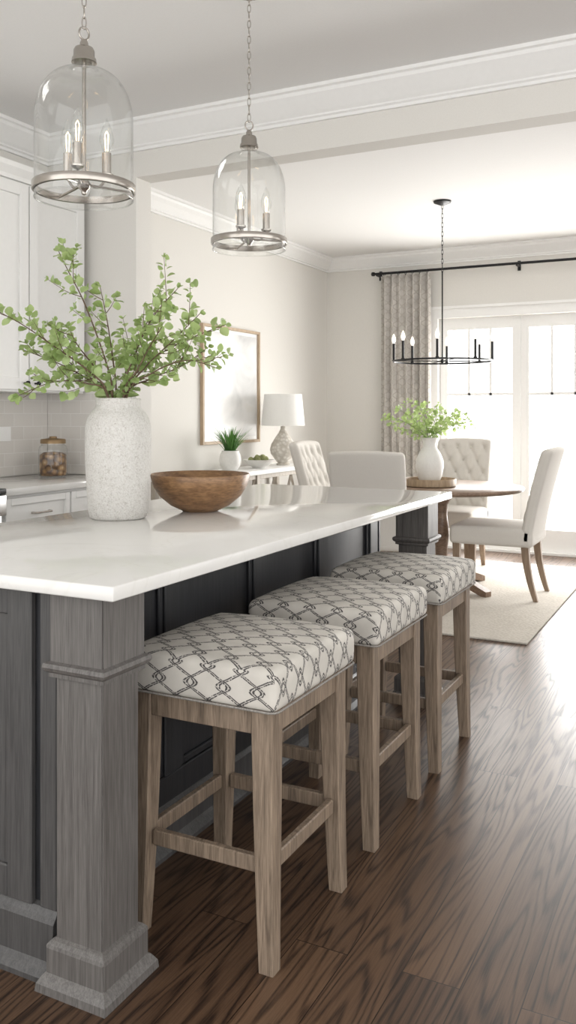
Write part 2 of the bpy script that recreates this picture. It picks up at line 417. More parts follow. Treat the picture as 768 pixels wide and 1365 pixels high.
for i in range(NP):
    e=empty('door_%d'%(i+1),(DX0+PW*i,YF+.06,0))
    w=PW; s=.075
    boxes('stiles_rails',[(0.002,s,0,.045,.02,DH),(w-s,w-.002,0,.045,.02,DH),(s,w-s,0,.045,DH-.11,DH),(s,w-s,0,.045,.02,.22)],M_trim,e)
    z=1.44; mlist=[(s,w-s,.004,.04,z,z+.024)]
    for q in (1,2):
        xx=s+(w-2*s)*q/3; mlist.append((xx-.011,xx+.011,.004,.04,z,DH-.11))
    boxes('muntins',mlist,M_trim,e)
    mk('glass_pane',[(s,.023,.22),(w-s,.023,.22),(w-s,.023,DH-.11),(s,.023,DH-.11)],[(0,1,2,3)],M_pane,e)
    if i in (1,2):
        xh=(w-.04) if i==1 else .04
        tube('door_handle',[(xh,-.03,.95),(xh,-.035,1.0),(xh,-.03,1.08)],.008,M_black,e)
        boxes('handle_plate',[(xh-.015,xh+.015,-.03,0,.92,.97),(xh-.015,xh+.015,-.03,0,1.06,1.11)],M_black,e)
box('trim_6',DX0,DX1,YF,YF+.15,0,.02,M_trim)
e=empty('window_1',(XR+.05,4.9,.8))
boxes('frame',[(0,.05,0,2.4,0,.06),(0,.05,0,2.4,1.44,1.5),(0,.05,0,.06,0,1.5),(0,.05,2.34,2.4,0,1.5),(0,.05,1.17,1.23,0,1.5),(.01,.04,0,2.4,.74,.77)],M_trim,e)

# ---------------------------------------------------------------- island
YE=3.89
isl=empty('kitchen_island')
box('countertop',-2.14,-1.142,1.444,YE,.887,.919,M_quartz,isl,bev=.004)
boxes('carcass',[(-2.10,-1.49,1.535,YE-.07,.0,.887),(-1.49,-1.345,1.535,1.60,0,.887)],M_islandD,isl)
def post(x,y,w=.15):
    x0,x1,y0,y1=x-w,x,y,y+w
    V,F=squarerun([(0,.887),(0,.728),(.010,.724),(.012,.715),(.008,.707),(.001,.702),(.001,.693),(-.010,.689),(-.010,.112),(-.003,.107),(.004,.099),(.006,.092),(.006,.038),(.012,.031),(.021,.017),(.023,0)],x0,x1,y0,y1)
    o=mk('corner_post',V,F,M_island,isl)
    bm=bmesh.new(); bm.from_mesh(o.data)
    bmesh.ops.bevel(bm,geom=[e for e in bm.edges if abs(e.verts[0].co.z-e.verts[1].co.z)>.03],offset=.003,segments=2,affect='EDGES'); bm.to_mesh(o.data); bm.free()
post(-1.205,1.49); post(-1.195,YE-.19)
def shaker_y(y,x0,x1,z0,z1,s=.075,t=.018):
    return [(x0,x0+s,y-t,y,z0,z1),(x1-s,x1,y-t,y,z0,z1),(x0+s,x1-s,y-t,y,z0,z0+s),(x0+s,x1-s,y-t,y,z1-s,z1)]
boxes('end_frame',shaker_y(1.535,-2.09,-1.435,.15,.885)+[(-1.412,-1.362,1.520,1.535,.15,.885)],M_islandE,isl,bev=.003)
box('end_panel',-2.02,-1.505,1.527,1.535,.22,.81,M_islandE,isl)
bprof=[(0,0),(.045,0),(.045,.012),(.030,.03),(.026,.04),(.026,.125),(.018,.135),(.010,.15),(0,.155)]
profile_run('base_mould_end',bprof,(-2.10,1.535),(-1.362,1.535),(0,-1),M_islandE,isl)
xs=-1.49; st=[1.62,2.145,2.675,3.205,YE-.13]; t=.02
fl=[(xs,xs+t,1.60,YE-.07,.79,.885),(xs,xs+t,1.60,YE-.07,.14,.22)]
for s in st: fl.append((xs,xs+t,s-.045,s+.045,.22,.79))
boxes('side_frame',fl,M_islandD,isl,bev=.003)
ml=[]
for a,b2 in zip(st[:-1],st[1:]):
    y0,y1=a+.045,b2-.045
    ml+=[(xs,xs+.012,y0,y0+.02,.22,.79),(xs,xs+.012,y1-.02,y1,.22,.79),(xs,xs+.012,y0+.02,y1-.02,.77,.79),(xs,xs+.012,y0+.02,y1-.02,.22,.24)]
boxes('side_moulding',ml,M_islandD,isl,bev=.003)
profile_run('base_mould_side',bprof,(xs,1.60),(xs,YE-.07),(1,0),M_islandE,isl)
ye=YE-.07
boxes('far_frame',[(-2.1,-1.47,ye,ye+.015,.79,.885),(-2.1,-1.47,ye,ye+.015,.0,.15),(-2.1,-2.02,ye,ye+.015,.15,.79),(-1.55,-1.47,ye,ye+.015,.15,.79)],M_islandD,isl)

# ---------------------------------------------------------------- counter stools
def stool(x0,x1,y0,y1,k):
    cx,cy=(x0+x1)/2,(y0+y1)/2; w=x1-x0; d=y1-y0
    e=empty('counter_stool',(cx,cy,0))
    hw,hd=w/2,d/2; L0=.056; mg=.017
    for sx in (-1,1):
        for sy in (-1,1):
            taperleg('leg_%d%d'%(sx>0,sy>0),sx*(hw-L0/2-mg),sy*(hd-L0/2-mg),L0,.038,0,.60,M_stoolwood,e,dx=sx*.012,dy=sy*.010,n=10)
    ih=hw-mg-.006; jd=hd-mg-.006
    boxes('apron',[(-ih+.05,ih-.05,-jd,-jd+.022,.540,.60),(-ih+.05,ih-.05,jd-.022,jd,.540,.60),(-ih,-ih+.022,-jd+.05,jd-.05,.540,.60),(ih-.022,ih,-jd+.05,jd-.05,.540,.60),(-ih+.01,ih-.01,-jd+.01,jd-.01,.585,.602)],M_stoolwood,e,bev=.002)
    zz=.215
    boxes('stretchers',[(-ih+.045,ih-.045,-jd+.012,-jd+.032,zz,zz+.038),(-ih+.045,ih-.045,jd-.032,jd-.012,zz,zz+.038),
        (-ih+.008,-ih+.028,-jd+.045,jd-.045,zz,zz+.038),(ih-.028,ih-.008,-jd+.045,jd-.045,zz,zz+.038)],M_stoolwood,e,bev=.003)
    def df(x,y,z):
        if z>0:
            f=(1-(x/(hw+.005))**2)*(1-(y/(hd+.005))**2)
            z+=.022*max(0,f)**.55
        b2=1+.020*math.cos(z*20)
        return (x*b2,y*b2,z)
    softbox('seat_cushion',(w,d,.094),.020,M_fabric,e,n=14,k=4,center=(0,0,.648),deform=df,uvtop=.031+k*.17)
    pts=[];rr=.02
    for (sx,sy,a0) in ((1,1,0),(-1,1,90),(-1,-1,180),(1,-1,270)):
        for j in range(5):
            a=math.radians(a0+j*22.5)
            pts.append((sx*(hw+.003-rr)+rr*abs(math.cos(a))*sx,sy*(hd+.003-rr)+rr*abs(math.sin(a))*sy,.6045))
    pts.append(pts[0])
    tube('welt_piping',pts,.0028,M_welt,e,seg=6)
stool(-1.342,-.914,1.730,2.190,0)
stool(-1.342,-.914,2.360,2.820,1)
stool(-1.342,-.914,2.980,3.440,2)

# ---------------------------------------------------------------- kitchen back run
cab=empty('base_cabinets')
box('cabinet_box',WX+.005,-3.08,3.06,3.990,.10,.885,M_cab,cab)
box('toe_kick',WX+.005,-3.14,3.06,3.990,0,.10,M_cab,cab)
box('counter_slab',WX+.006,-3.04,3.05,3.990,.885,.92,M_quartz,cab,bev=.003)
def shaker_x(x,y0,y1,z0,z1,s=.06,t=.02):
    return [(x,x+t,y0,y0+s,z0,z1),(x,x+t,y1-s,y1,z0,z1),(x,x+t,y0+s,y1-s,z0,z0+s),(x,x+t,y0+s,y1-s,z1-s,z1),(x,x+t*.45,y0+s,y1-s,z0+s,z1-s)]
lst=[]
for a,b2 in ((3.07,3.52),(3.53,3.985)):
    lst+=shaker_x(-3.08,a,b2,.71,.87,.035)
    lst+=shaker_x(-3.08,a,b2,.12,.70)
boxes('fronts',lst,M_cab,cab,bev=.002)
for yc in (3.295,3.757):
    tube('pull',[(-3.055,yc-.06,.79),(-3.03,yc-.055,.79),(-3.03,yc+.055,.79),(-3.055,yc+.06,.79)],.005,M_nickel,cab,seg=8)
up=empty('upper_cabinets')
box('cabinet_box',WX+.006,-3.34,2.1,3.95,1.39,2.53,M_cab,up)
lst=[]
for a,b2 in ((2.12,2.57),(2.58,3.03),(3.04,3.495),(3.505,3.94)):
    lst+=shaker_x(-3.34,a,b2,1.40,2.48,.062)
boxes('doors',lst,M_cab,up,bev=.002)
profile_run('cornice',[(0,2.49),(.02,2.49),(.025,2.51),(.05,2.545),(.055,2.57),(0,2.57)],(-3.34,2.1),(-3.34,3.95),(1,0),M_cab,up)
profile_run('cornice_side',[(0,2.49),(.02,2.49),(.025,2.51),(.035,2.545),(.04,2.57),(0,2.57)],(-3.34,3.95),(WX+.01,3.95),(0,1),M_cab,up)
box('cornice_top',WX+.006,-3.34,2.1,3.95,2.53,2.57,M_cab,up)
for yc in (3.46,3.54):
    V,F=merge([tubevf([(-3.325,yc,1.435),(-3.30,yc,1.435)],.005,8),lathevf([(0,-.012),(.009,-.010),(.013,0),(.009,.010),(0,.012)],12,(-3.292,yc,1.435))])
    mk('knob',V,F,M_black,up,smooth=True)
bs=empty('backsplash')
box('tile_field',WX+.001,WX+.005,2.0,3.990,.921,1.389,M_tile,bs)
box('tile_return',WX+.005,-3.03,3.992,3.999,.921,1.389,M_tile,bs)
box('outlet_plate',WX+.005,WX+.010,3.57,3.69,1.12,1.20,M_trim,bs)
rg=empty('gas_range',(0,0,0))
box('range_body',WX+.006,-3.06,2.29,3.045,.0,.90,M_steel,rg,bev=.004)
box('cooktop',WX+.01,-3.03,2.29,3.045,.90,.925,M_black,rg,bev=.004)
gl=[]
for yy in (2.36,2.5,2.64,2.8,2.98): gl.append((WX+.06,-3.08,yy-.006,yy+.006,.94,.955))
for xx in (-3.55,-3.4,-3.25,-3.1): gl.append((xx-.006,xx+.006,2.32,3.02,.925,.953))
boxes('grates',gl,M_black,rg)
box('control_panel',-3.06,-3.02,2.30,3.035,.80,.895,M_steel,rg,bev=.003)
for yy in (2.42,2.58,2.75,2.92):
    V,F=tubevf([(-3.02,yy,.85),(-2.985,yy,.85)],.02,16); mk('knob',V,F,M_black,rg,smooth=True,auto=True)
tube('oven_handle',[(-3.06,2.36,.74),(-3.01,2.36,.74),(-3.01,2.98,.74),(-3.06,2.98,.74)],.01,M_nickel,rg)
jar=empty('glass_canister',(-3.42,3.79,.921))
lathe('jar_glass',[(0,0),(.07,0),(.078,.008),(.08,.03),(.08,.15),(.074,.17),(.064,.178),(.064,.185)],M_glass,jar)
lathe('jar_contents',[(0,.006),(.07,.006),(.074,.03),(.074,.12),(.05,.135),(0,.14)],M_jarfill,jar)
lathe('jar_lid',[(0,.225),(.02,.225),(.022,.215),(.066,.21),(.07,.205),(.07,.185),(0,.185)],plain('bronze_lid',(.28,.19,.10),.4,.6),jar)

# ---------------------------------------------------------------- island decor
vase=empty('textured_ceramic_vase',(-1.875,2.40,.919))
lathe('vase_body',[(0,0),(.086,0),(.096,.006),(.101,.03),(.106,.10),(.111,.19),(.1125,.27),(.111,.315),(.104,.343),(.090,.364),(.078,.376),(.0745,.388),(.076,.400),(.078,.406),(.074,.410),(.066,.406),(.064,.38),(.09,.33),(.09,.1),(0,.05)],M_stone,vase,seg=64)
Rv=Vector((.891,.454,0)); Fv=Vector((-.454,.891,0)); Uv=Vector((0,0,1))
def smoothpath(ps,sub=6):
    out=[];n=len(ps)
    for i in range(n-1):
        p0=ps[max(i-1,0)];p1=ps[i];p2=ps[i+1];p3=ps[min(i+2,n-1)]
        for j in range(sub):
            t=j/sub
            out.append(.5*((2*p1)+(p2-p0)*t+(2*p0-5*p1+4*p2-p3)*t*t+(3*p1-p0-3*p2+p3)*t**3))
    out.append(ps[-1]); return out
def leafvf(p,d,nrm,ln,wd):
    d=d.normalized(); s=d.cross(nrm).normalized(); nn=s.cross(d).normalized()
    prof=[(0,0.05),(.18,.62),(.45,1.0),(.72,.86),(.92,.42),(1,0)]
    V=[];F=[]
    for t,w in prof:
        c=p+d*(ln*t)-nn*(ln*.18*t*t)
        V+=[c+s*(wd*w/2)+nn*(wd*.16*w),c,c-s*(wd*w/2)+nn*(wd*.16*w)]
    for i in range(len(prof)-1):
        a=i*3; F+=[(a,a+1,a+4,a+3),(a+1,a+2,a+5,a+4)]
    return V,F
def foliage(name,parent,stems,scale,leaf,r0,rng,density=1.0,twig=True,mats=(M_stem,M_leaf),start=.32):
    sp=[];lp=[]
    def leaves(path,start,step,sz):
        acc=0;tot=sum((path[i+1]-path[i]).length for i in range(len(path)-1)); run=0
        for i in range(1,len(path)):
            seg=path[i]-path[i-1]; run+=seg.length; acc+=seg.length
            if run<start*tot: acc=0; continue
            while acc>=step:
                acc-=step; d=seg.normalized()
                for sgn in (0,1):
                    o=Vector((rng.gauss(0,1),rng.gauss(0,1),rng.gauss(0,.6)+.15)); o=(o-d*o.dot(d)).normalized()
                    dd=(o*1.0+d*.55).normalized()
                    l=sz*rng.uniform(.6,1.2)
                    nr=Vector((rng.gauss(0,.6),rng.gauss(0,.6),rng.gauss(.7,.5)))
                    if abs(nr.normalized().dot(dd))>.95: nr=Vector((1,0,.3))
                    st=path[i]-seg*rng.random()+dd*.006*scale
                    lp.append(leafvf(st,dd,nr,l,l*rng.uniform(.78,.98)))
        d=(path[-1]-path[-2]).normalized()
        for q in range(3):
            dd=(d+Vector((rng.gauss(0,.5),rng.gauss(0,.5),rng.gauss(0,.5)))).normalized()
            lp.append(leafvf(path[-1],dd,Vector((rng.gauss(0,1),rng.gauss(0,1),1)),sz*.6,sz*.5))
    for ps in stems:
        path=smoothpath(ps); n=len(path)
        sp.append(tubevf(path,[r0*(1-.75*i/(n-1)) for i in range(n)],6))
        leaves(path,start,leaf*.95/density,leaf)
        if twig:
            for f in (.42,.54,.64,.74,.83,.91):
                i=int(f*(n-1)); d=(path[min(i+1,n-1)]-path[i-1]).normalized()
                o=Vector((rng.gauss(0,1),rng.gauss(0,1),rng.gauss(.2,.8))); o=(o-d*o.dot(d)).normalized()
                ln=scale*rng.uniform(.06,.14)
                tp=[path[i],path[i]+(d*.6+o*.6)*ln*.5,path[i]+(d*.75+o)*ln*.5+(d*.5+o*.3+Vector((0,0,.3)))*ln*.5]
                tp=smoothpath(tp,4)
                sp.append(tubevf(tp,[r0*.4*(1-.6*j/(len(tp)-1)) for j in range(len(tp))],5))
                leaves(tp,.15,leaf*.7/density,leaf*.85)
    V,F=merge(sp); mk('stems',V,F,mats[0],parent,smooth=True)
    V,F=merge(lp); mk('leaves',V,F,mats[1],parent,smooth=True)
rng=random.Random(21)
px=.00258
def P(x,y,dep): return Rv*((x-158)*px)+Uv*(.40+(535-y)*px)+Fv*dep
def B(dep,*pts):
    return [Rv*rng.uniform(-.03,.03)+Fv*rng.uniform(-.03,.03)+Uv*.12]+[P(pts[0][0],pts[0][1],dep*.15)]+[P(x,y,dep*(i+1.5)/len(pts)) for i,(x,y) in enumerate(pts[1:],0)]
stems=[
 B(.03,(150,528),(140,480),(112,405),(90,362),(76,334)),
 B(-.08,(146,530),(120,495),(75,462),(38,436),(4,417)),
 B(.10,(154,528),(148,480),(138,425),(126,376)),
 B(.12,(144,530),(118,508),(75,485),(20,464)),
 B(-.10,(146,531),(120,512),(80,510),(36,528)),
 B(.02,(150,530),(126,490),(104,462),(90,436)),
 B(.08,(148,530),(120,505),(88,482),(50,448)),
 B(-.02,(164,528),(178,480),(204,425),(238,386)),
 B(.10,(166,528),(192,485),(245,452),(298,430)),
 B(-.08,(170,530),(205,498),(250,482),(290,492)),
 B(.14,(162,528),(172,470),(192,425),(212,400)),
 B(-.04,(168,530),(195,490),(232,455),(268,420)),
 B(.05,(168,530),(200,505),(240,488),(276,462)),
 B(-.12,(166,530),(186,495),(206,462),(222,440)),
]
fo=empty('eucalyptus_branches',(-1.875,2.40,.919))
foliage('euc',fo,stems,1.0,.034,.0042,rng,density=1.18,start=.34)

bowl=empty('wooden_bowl',(-1.745,2.715,.919))
lathe('bowl_shell',[(0,0),(.062,0),(.070,.004),(.108,.022),(.148,.055),(.172,.092),(.183,.132),(.180,.137),(.175,.133),(.163,.094),(.138,.060),(.1,.032),(.05,.018),(0,.014)],M_bowlwood,bowl,seg=64)

# ---------------------------------------------------------------- pendants
def chainvf(z0,z1,pitch=.030,R=.0095,r=.0022):
    parts=[];n=max(1,int(round((z1-z0)/pitch))); pit=(z1-z0)/n
    for i in range(n):
        parts.append(torusvf(R,r,(0,0,z0+pit*(i+.5)),sx=.62,sz=(pit*.5+r*.8)/R,plane='XZ',n=14,m=6,rot=(i%2)*pi/2))
    return merge(parts)
def pendant(x,y,zb,rot):
    e=empty('glass_pendant_light',(x,y,0),rot)
    R=.139
    zt=zb+.375
    outer=[(R,zb-.022),(R,zb+.05),(R,zb+.20)]
    for i in range(1,15):
        a=pi/2*i/14; outer.append((.034+(R-.034)*max(0,math.cos(a))**.85, zb+.20+.145*math.sin(a)))
    outer+=[(.029,zt-.018),(.026,zt-.004),(.026,zt+.012)]
    lathe('glass_dome',outer,M_glass,e,seg=80,auto=False)
    V,F=torusvf(R,.0022,(0,0,zb-.022),n=80,m=8); mk('glass_lip',V,F,M_glass,e,smooth=True)
    lathe('ring_band',[(R+.001,zb-.002),(R+.006,zb-.002),(R+.007,zb),(R+.007,zb+.018),(R+.006,zb+.020),(R+.001,zb+.020),(R+.001,zb-.002)],M_nickel,e,seg=80)
    lathe('inner_ring',[(R-.003,zb-.002),(R-.003,zb+.012),(R-.006,zb+.012),(R-.006,zb-.002),(R-.003,zb-.002)],M_nickel,e,seg=80)
    lathe('cap',[(0,zt+.060),(.008,zt+.060),(.012,zt+.050),(.012,zt+.040),(.026,zt+.036),(.030,zt+.028),(.030,zt+.010),(.034,zt+.006),(.036,zt-.006),(.028,zt-.008),(0,zt-.008)],M_nickel,e,seg=32)
    tube('centre_rod',[(0,0,zb+.015),(0,0,zt)],.0055,M_nickel,e)
    V,F=torusvf(.017,.003,(0,0,zt+.078),plane='XZ',n=20,m=8,sx=.9,sz=1.05,rot=.4); mk('hanging_loop',V,F,M_nickel,e,smooth=True)
    V,F=chainvf(zt+.094,CZ-.03); mk('chain',V,F,M_nickel,e,smooth=True)
    lathe('canopy',[(0,CZ-.04),(.012,CZ-.04),(.02,CZ-.03),(.062,CZ-.015),(.065,CZ-.001),(0,CZ-.001)],M_nickel,e,seg=32)
    parts=[]
    for k in range(3):
        a=2*pi*k/3
        parts.append(tubevf([(0,0,zb+.02),(math.cos(a)*(R-.004),math.sin(a)*(R-.004),zb+.006)],.0038,8))
    parts.append(lathevf([(0,zb-.012),(.007,zb-.008),(.009,zb+.002),(.016,zb+.008),(.020,zb+.020),(.013,zb+.032),(.009,zb+.045),(0,zb+.048)],20))
    V,F=merge(parts); mk('cross_arms',V,F,M_nickel,e,smooth=True,auto=True)
    for k in range(3):
        a=2*pi*k/3+.2; cx,cy=.066*math.cos(a),.066*math.sin(a)
        V,F=merge([tubevf(smoothpath([Vector((0,0,zb+.025)),Vector((cx*.6,cy*.6,zb+.016)),Vector((cx,cy,zb+.045))],5),.004,8),
                   lathevf([(0,zb+.045),(.006,zb+.045),(.019,zb+.052),(.020,zb+.057),(.0135,zb+.060),(.0135,zb+.118),(0,zb+.118)],20,(cx,cy,0))])
        mk('candle_sleeve_%d'%(k+1),V,F,M_nickel,e,smooth=True,auto=True)
        lathe('bulb_%d'%(k+1),[(0,zb+.117),(.008,zb+.117),(.012,zb+.128),(.0195,zb+.146),(.0205,zb+.160),(.017,zb+.180),(.008,zb+.204),(.001,zb+.220)],M_glass,e,seg=20,c=(cx,cy,0),auto=False)
        tube('filament_%d'%(k+1),[(cx-.003,cy,zb+.125),(cx-.005,cy,zb+.172),(cx,cy,zb+.182),(cx+.005,cy,zb+.172),(cx+.003,cy,zb+.125)],.0012,M_fil,e,seg=6)
pendant(-1.66,1.968,1.915,.75)
pendant(-1.65,2.91,1.925,.35)

# ---------------------------------------------------------------- dining
RZ=.0122
rug=box('area_rug',-3.0,-1.01,4.88,7.45,0.0005,.012,M_rug,None,bev=.003)
TX,TY=-1.89,6.17
tb=empty('round_dining_table',(TX,TY,RZ))
lathe('table_top',[(0,.705),(.56,.705),(.578,.712),(.585,.722),(.585,.730),(.578,.738),(0,.738)],M_tablewood,tb,seg=80)
lathe('pedestal',[(0,.12),(.09,.12),(.09,.15),(.055,.17),(.042,.22),(.045,.30),(.055,.38),(.05,.46),(.042,.52),(.045,.60),(.08,.66),(.14,.69),(.14,.706),(0,.706)],M_tablewood,tb,seg=32)
for k in range(4):
    a=pi/4+.32+k*pi/2; V=[];F=[]
    secs=[(.04,.12,.18,.035),(.15,.09,.15,.035),(.29,.03,.085,.032),(.40,.0,.05,.032),(.44,.0,.035,.028)]
    for r,z0,z1,h in secs:
        for (s,z) in ((-1,z0),(1,z0),(1,z1),(-1,z1)):
            V.append((r*math.cos(a)-s*h*math.sin(a),r*math.sin(a)+s*h*math.cos(a),z))
    for i in range(len(secs)-1):
        for q in range(4): F.append((i*4+q,i*4+(q+1)%4,i*4+4+(q+1)%4,i*4+4+q))
    F.append((0,1,2,3)); F.append(tuple(len(secs)*4-4+q for q in range(4)))
    mk('foot_%d'%(k+1),V,F,M_tablewood,tb)

def chair(x,y,rz,tuft=True,rug_z=RZ,h=1.04,W=.50,sdep=.54):
    e=empty('dining_chair',(x,y,rug_z),rz)   # faces local +Y
    def lean(z): 
        t=max(0,(z-.42)/.62); return .16*t**1.25
    sf=sdep-.27
    for sx in (-1,1):
        taperleg('front_leg',sx*(W/2-.045),sf-.045,.05,.030,0,.37,M_legwood,e,dx=0,dy=0,n=6)
        taperleg('rear_leg',sx*(W/2-.05),-.215,.05,.030,0,.37,M_legwood,e,dx=0,dy=-.07,n=8)
    def sd(x_,y_,z_):
        if z_>0: z_+=.018*max(0,(1-(x_/.26)**2)*(1-(y_/(sdep/2+.01))**2))
        return (x_,y_,z_)
    softbox('seat',(W,sdep,.13),.03,M_cream,e,n=8,k=3,center=(0,sdep/2-.27,.425),deform=sd)
    bw,bt=W,.075; z0,z1=.38,h
    btn=[]
    rows=5
    for j in range(rows):
        zz=z0+.19+(z1-z0-.26)*j/(rows-1)
        cnt=4 if j%2==0 else 3
        for i in range(cnt): btn.append(((i-(cnt-1)/2)*.118,zz))
    dz=(z1-z0-.26)/(rows-1); dxx=.118
    def bd(x_,y_,z_):
        zz=z_+(z0+z1)/2
        if y_>0 and tuft and abs(x_)<bw/2-.028 and abs(z_)<(z1-z0)/2-.03 and zz>z0+.10:
            u=x_/dxx; v=(zz-(z0+.19))/dz
            a=(u+v/2+.5); c=(u-v/2+.5)
            d1=abs(a-round(a)); d2=abs(c-round(c))
            y_-=.012*math.exp(-(min(d1,d2)/.11)**2)
            for (bx,bz) in btn:
                dd=((x_-bx)**2+(zz-bz)**2)/(.022**2)
                if dd<8: y_-=.020*math.exp(-dd)
            y_+=.008
        y_+=.05*(abs(x_)/(bw/2))**2*(.3+.7*(zz-z0)/(z1-z0))*.5
        top=max(0,(zz-(z1-.10))/.10)
        zz+= .012*(1-(x_/(bw/2))**2)*top
        return (x_,y_-lean(zz),zz)
    softbox('back_rest',(bw,bt,z1-z0),.026,M_cream,e,n=40 if tuft else 14,k=3,center=(0,-.235,0),deform=bd)
    if tuft:
        parts=[]
        for bx,bz in btn:
            yy=-.235+bt/2-lean(bz)-.018+.05*(abs(bx)/(bw/2))**2*.35
            parts.append(torusvf(.004,.005,(bx,yy,bz),plane='XZ',n=10,m=6,sx=1,sz=1))
        V,F=merge(parts); mk('buttons',V,F,M_cream,e,smooth=True)
    return e
chair(-2.17,5.60,math.radians(10),tuft=False,h=1.01)
chair(-2.03,6.93,math.radians(180),W=.46)
chair(-1.46,6.165,math.radians(90),sdep=.57,h=1.02)
chair(-2.43,5.80,math.radians(-84),h=1.05)

tray=empty('round_wooden_tray',(-1.95,6.08,RZ+.738))
lathe('tray_shell',[(0,0),(.17,0),(.188,.006),(.19,.052),(.186,.056),(.180,.052),(.178,.014),(0,.012)],woodmat('tray_wood',(.22,.15,.09),(.42,.31,.2)),tray)
pv=empty('ceramic_table_vase',(-1.95,6.08,RZ+.738+.0122))
lathe('vase_body',[(0,0),(.055,0),(.064,.006),(.088,.06),(.100,.125),(.098,.175),(.078,.225),(.052,.262),(.046,.29),(.056,.325),(.060,.335),(.055,.337),(.047,.325),(.038,.29),(.04,.2),(0,.15)],M_cer,pv,seg=48)
rg2=random.Random(5)
st=[]
for (dx_,dz_,dp) in ((-.32,.22,0),(-.22,.27,.1),(-.10,.31,-.1),(0,.25,.1),(.08,.27,0),(.17,.25,-.1),(.26,.22,.05),(.20,.16,-.15),(-.26,.12,-.12),(.31,.17,.1),(-.12,.18,.2)):
    b0=Vector((0,0,.2)); t1=Rv*dx_+Fv*dp+Uv*(.28+dz_)
    st.append([b0,Vector((0,0,.33))+(Rv*dx_+Fv*dp)*.08,(b0+t1)*.5+Uv*.09,t1*1.0])
fo2=empty('green_foliage_sprigs',pv.location)
foliage('f2',fo2,st,.75,.035,.003,rg2,density=1.05,mats=(leafmat('green_stem',(.15,.25,.08),(.25,.38,.12)),leafmat('leaf_fresh',(.32,.46,.18),(.58,.70,.37))))

# chandelier
ch=empty('candle_chandelier',(-1.885,6.175,0),.2)
lathe('canopy',[(0,DZ-.03),(.02,DZ-.03),(.062,DZ-.012),(.065,DZ-.0005),(0,DZ-.0005)],M_black,ch,seg=32)
V,F=chainvf(2.30,DZ-.025,pitch=.034,R=.010,r=.0026); mk('chain',V,F,M_black,ch,smooth=True)
zc=1.655; R=.355
parts=[tubevf([(0,0,zc-.01),(0,0,2.31)],.005,8),lathevf([(0,zc-.02),(.008,zc-.014),(.013,zc),(.008,zc+.014),(0,zc+.02)],16)]
for k in range(2):
    a=k*pi/2+pi/8; parts.append(tubevf([(R*math.cos(a),R*math.sin(a),zc),(-R*math.cos(a),-R*math.sin(a),zc)],.0035,8))
mk('stem_arms',*merge(parts),M_black,ch,smooth=True,auto=True)
lathe('ring',[(R-.004,zc-.006),(R+.004,zc-.006),(R+.004,zc+.006),(R-.004,zc+.006),(R-.004,zc-.006)],M_black,ch,seg=64)
for k in range(8):
    a=2*pi*k/8; c=(R*math.cos(a),R*math.sin(a),0)
    lathe('candle_%d'%(k+1),[(0,zc+.003),(.012,zc+.005),(.013,zc+.012),(.009,zc+.014),(.009,zc+.135),(0,zc+.135)],M_black,ch,seg=14,c=c)
    lathe('bulb_%d'%(k+1),[(0,zc+.134),(.008,zc+.136),(.016,zc+.158),(.015,zc+.175),(.006,zc+.20),(0,zc+.208)],M_bulb,ch,seg=14,c=c,auto=False)

# curtain
def curtain(x0,x1,name='curtain_panel'):
    e=empty(name,(0,0,0)); nx=120; nz=24; V=[];F=[];UVs=[]
    for j in range(nz+1):
        t=j/nz; z=.004+(2.595-.004)*t
        for i in range(nx+1):
            s=i/nx; x=x0+(x1-x0)*s
            ph=s*2*pi*7
            amp=.032+.010*math.sin(s*9+1)
            y=7.925+amp*math.sin(ph+.25*math.sin(t*3))+.004*math.sin(t*9+s*20)
            x+=.012*math.sin(2*ph)
            V.append((x,y,z)); UVs.append((s*1.35,z))
    for j in range(nz):
        for i in range(nx):
            a=j*(nx+1)+i; F.append((a,a+1,a+nx+2,a+nx+1))
    o=mk('drape',V,F,M_curtain,e,smooth=True)
    uvl=o.data.uv_layers.new(name='UVMap')
    for lp in o.data.loops: uvl.data[lp.index].uv=UVs[lp.vertex_index]
    m=o.modifiers.new('sol','SOLIDIFY'); m.thickness=.003
    parts=[]
    for i in range(7):
        xx=x0+(x1-x0)*(i+.5)/7
        parts.append(torusvf(.019,.003,(xx,7.925,2.612),plane='XZ',n=16,m=6,rot=pi/2))
    mk('rings',*merge(parts),M_black,e,smooth=True)
curtain(-3.03,-2.53)
curtain(.62,1.15)
rod=empty('curtain_rod')
V,F=merge([tubevf([(-3.10,7.925,2.622),(1.25,7.925,2.622)],.012,12),lathevf([(0,-.02),(.015,-.018),(.022,0),(.015,.018),(0,.02)],14,(-3.11,7.925,2.622)),lathevf([(0,-.02),(.015,-.018),(.022,0),(.015,.018),(0,.02)],14,(1.26,7.925,2.622))])
mk('rod',V,F,M_black,rod,smooth=True,auto=True)
for xx in (-3.07,-1.73,1.2):
    boxes('bracket',[(xx-.008,xx+.008,7.915,YF,2.600,2.616),(xx-.014,xx+.014,YF-.008,YF,2.57,2.66)],M_black,rod)

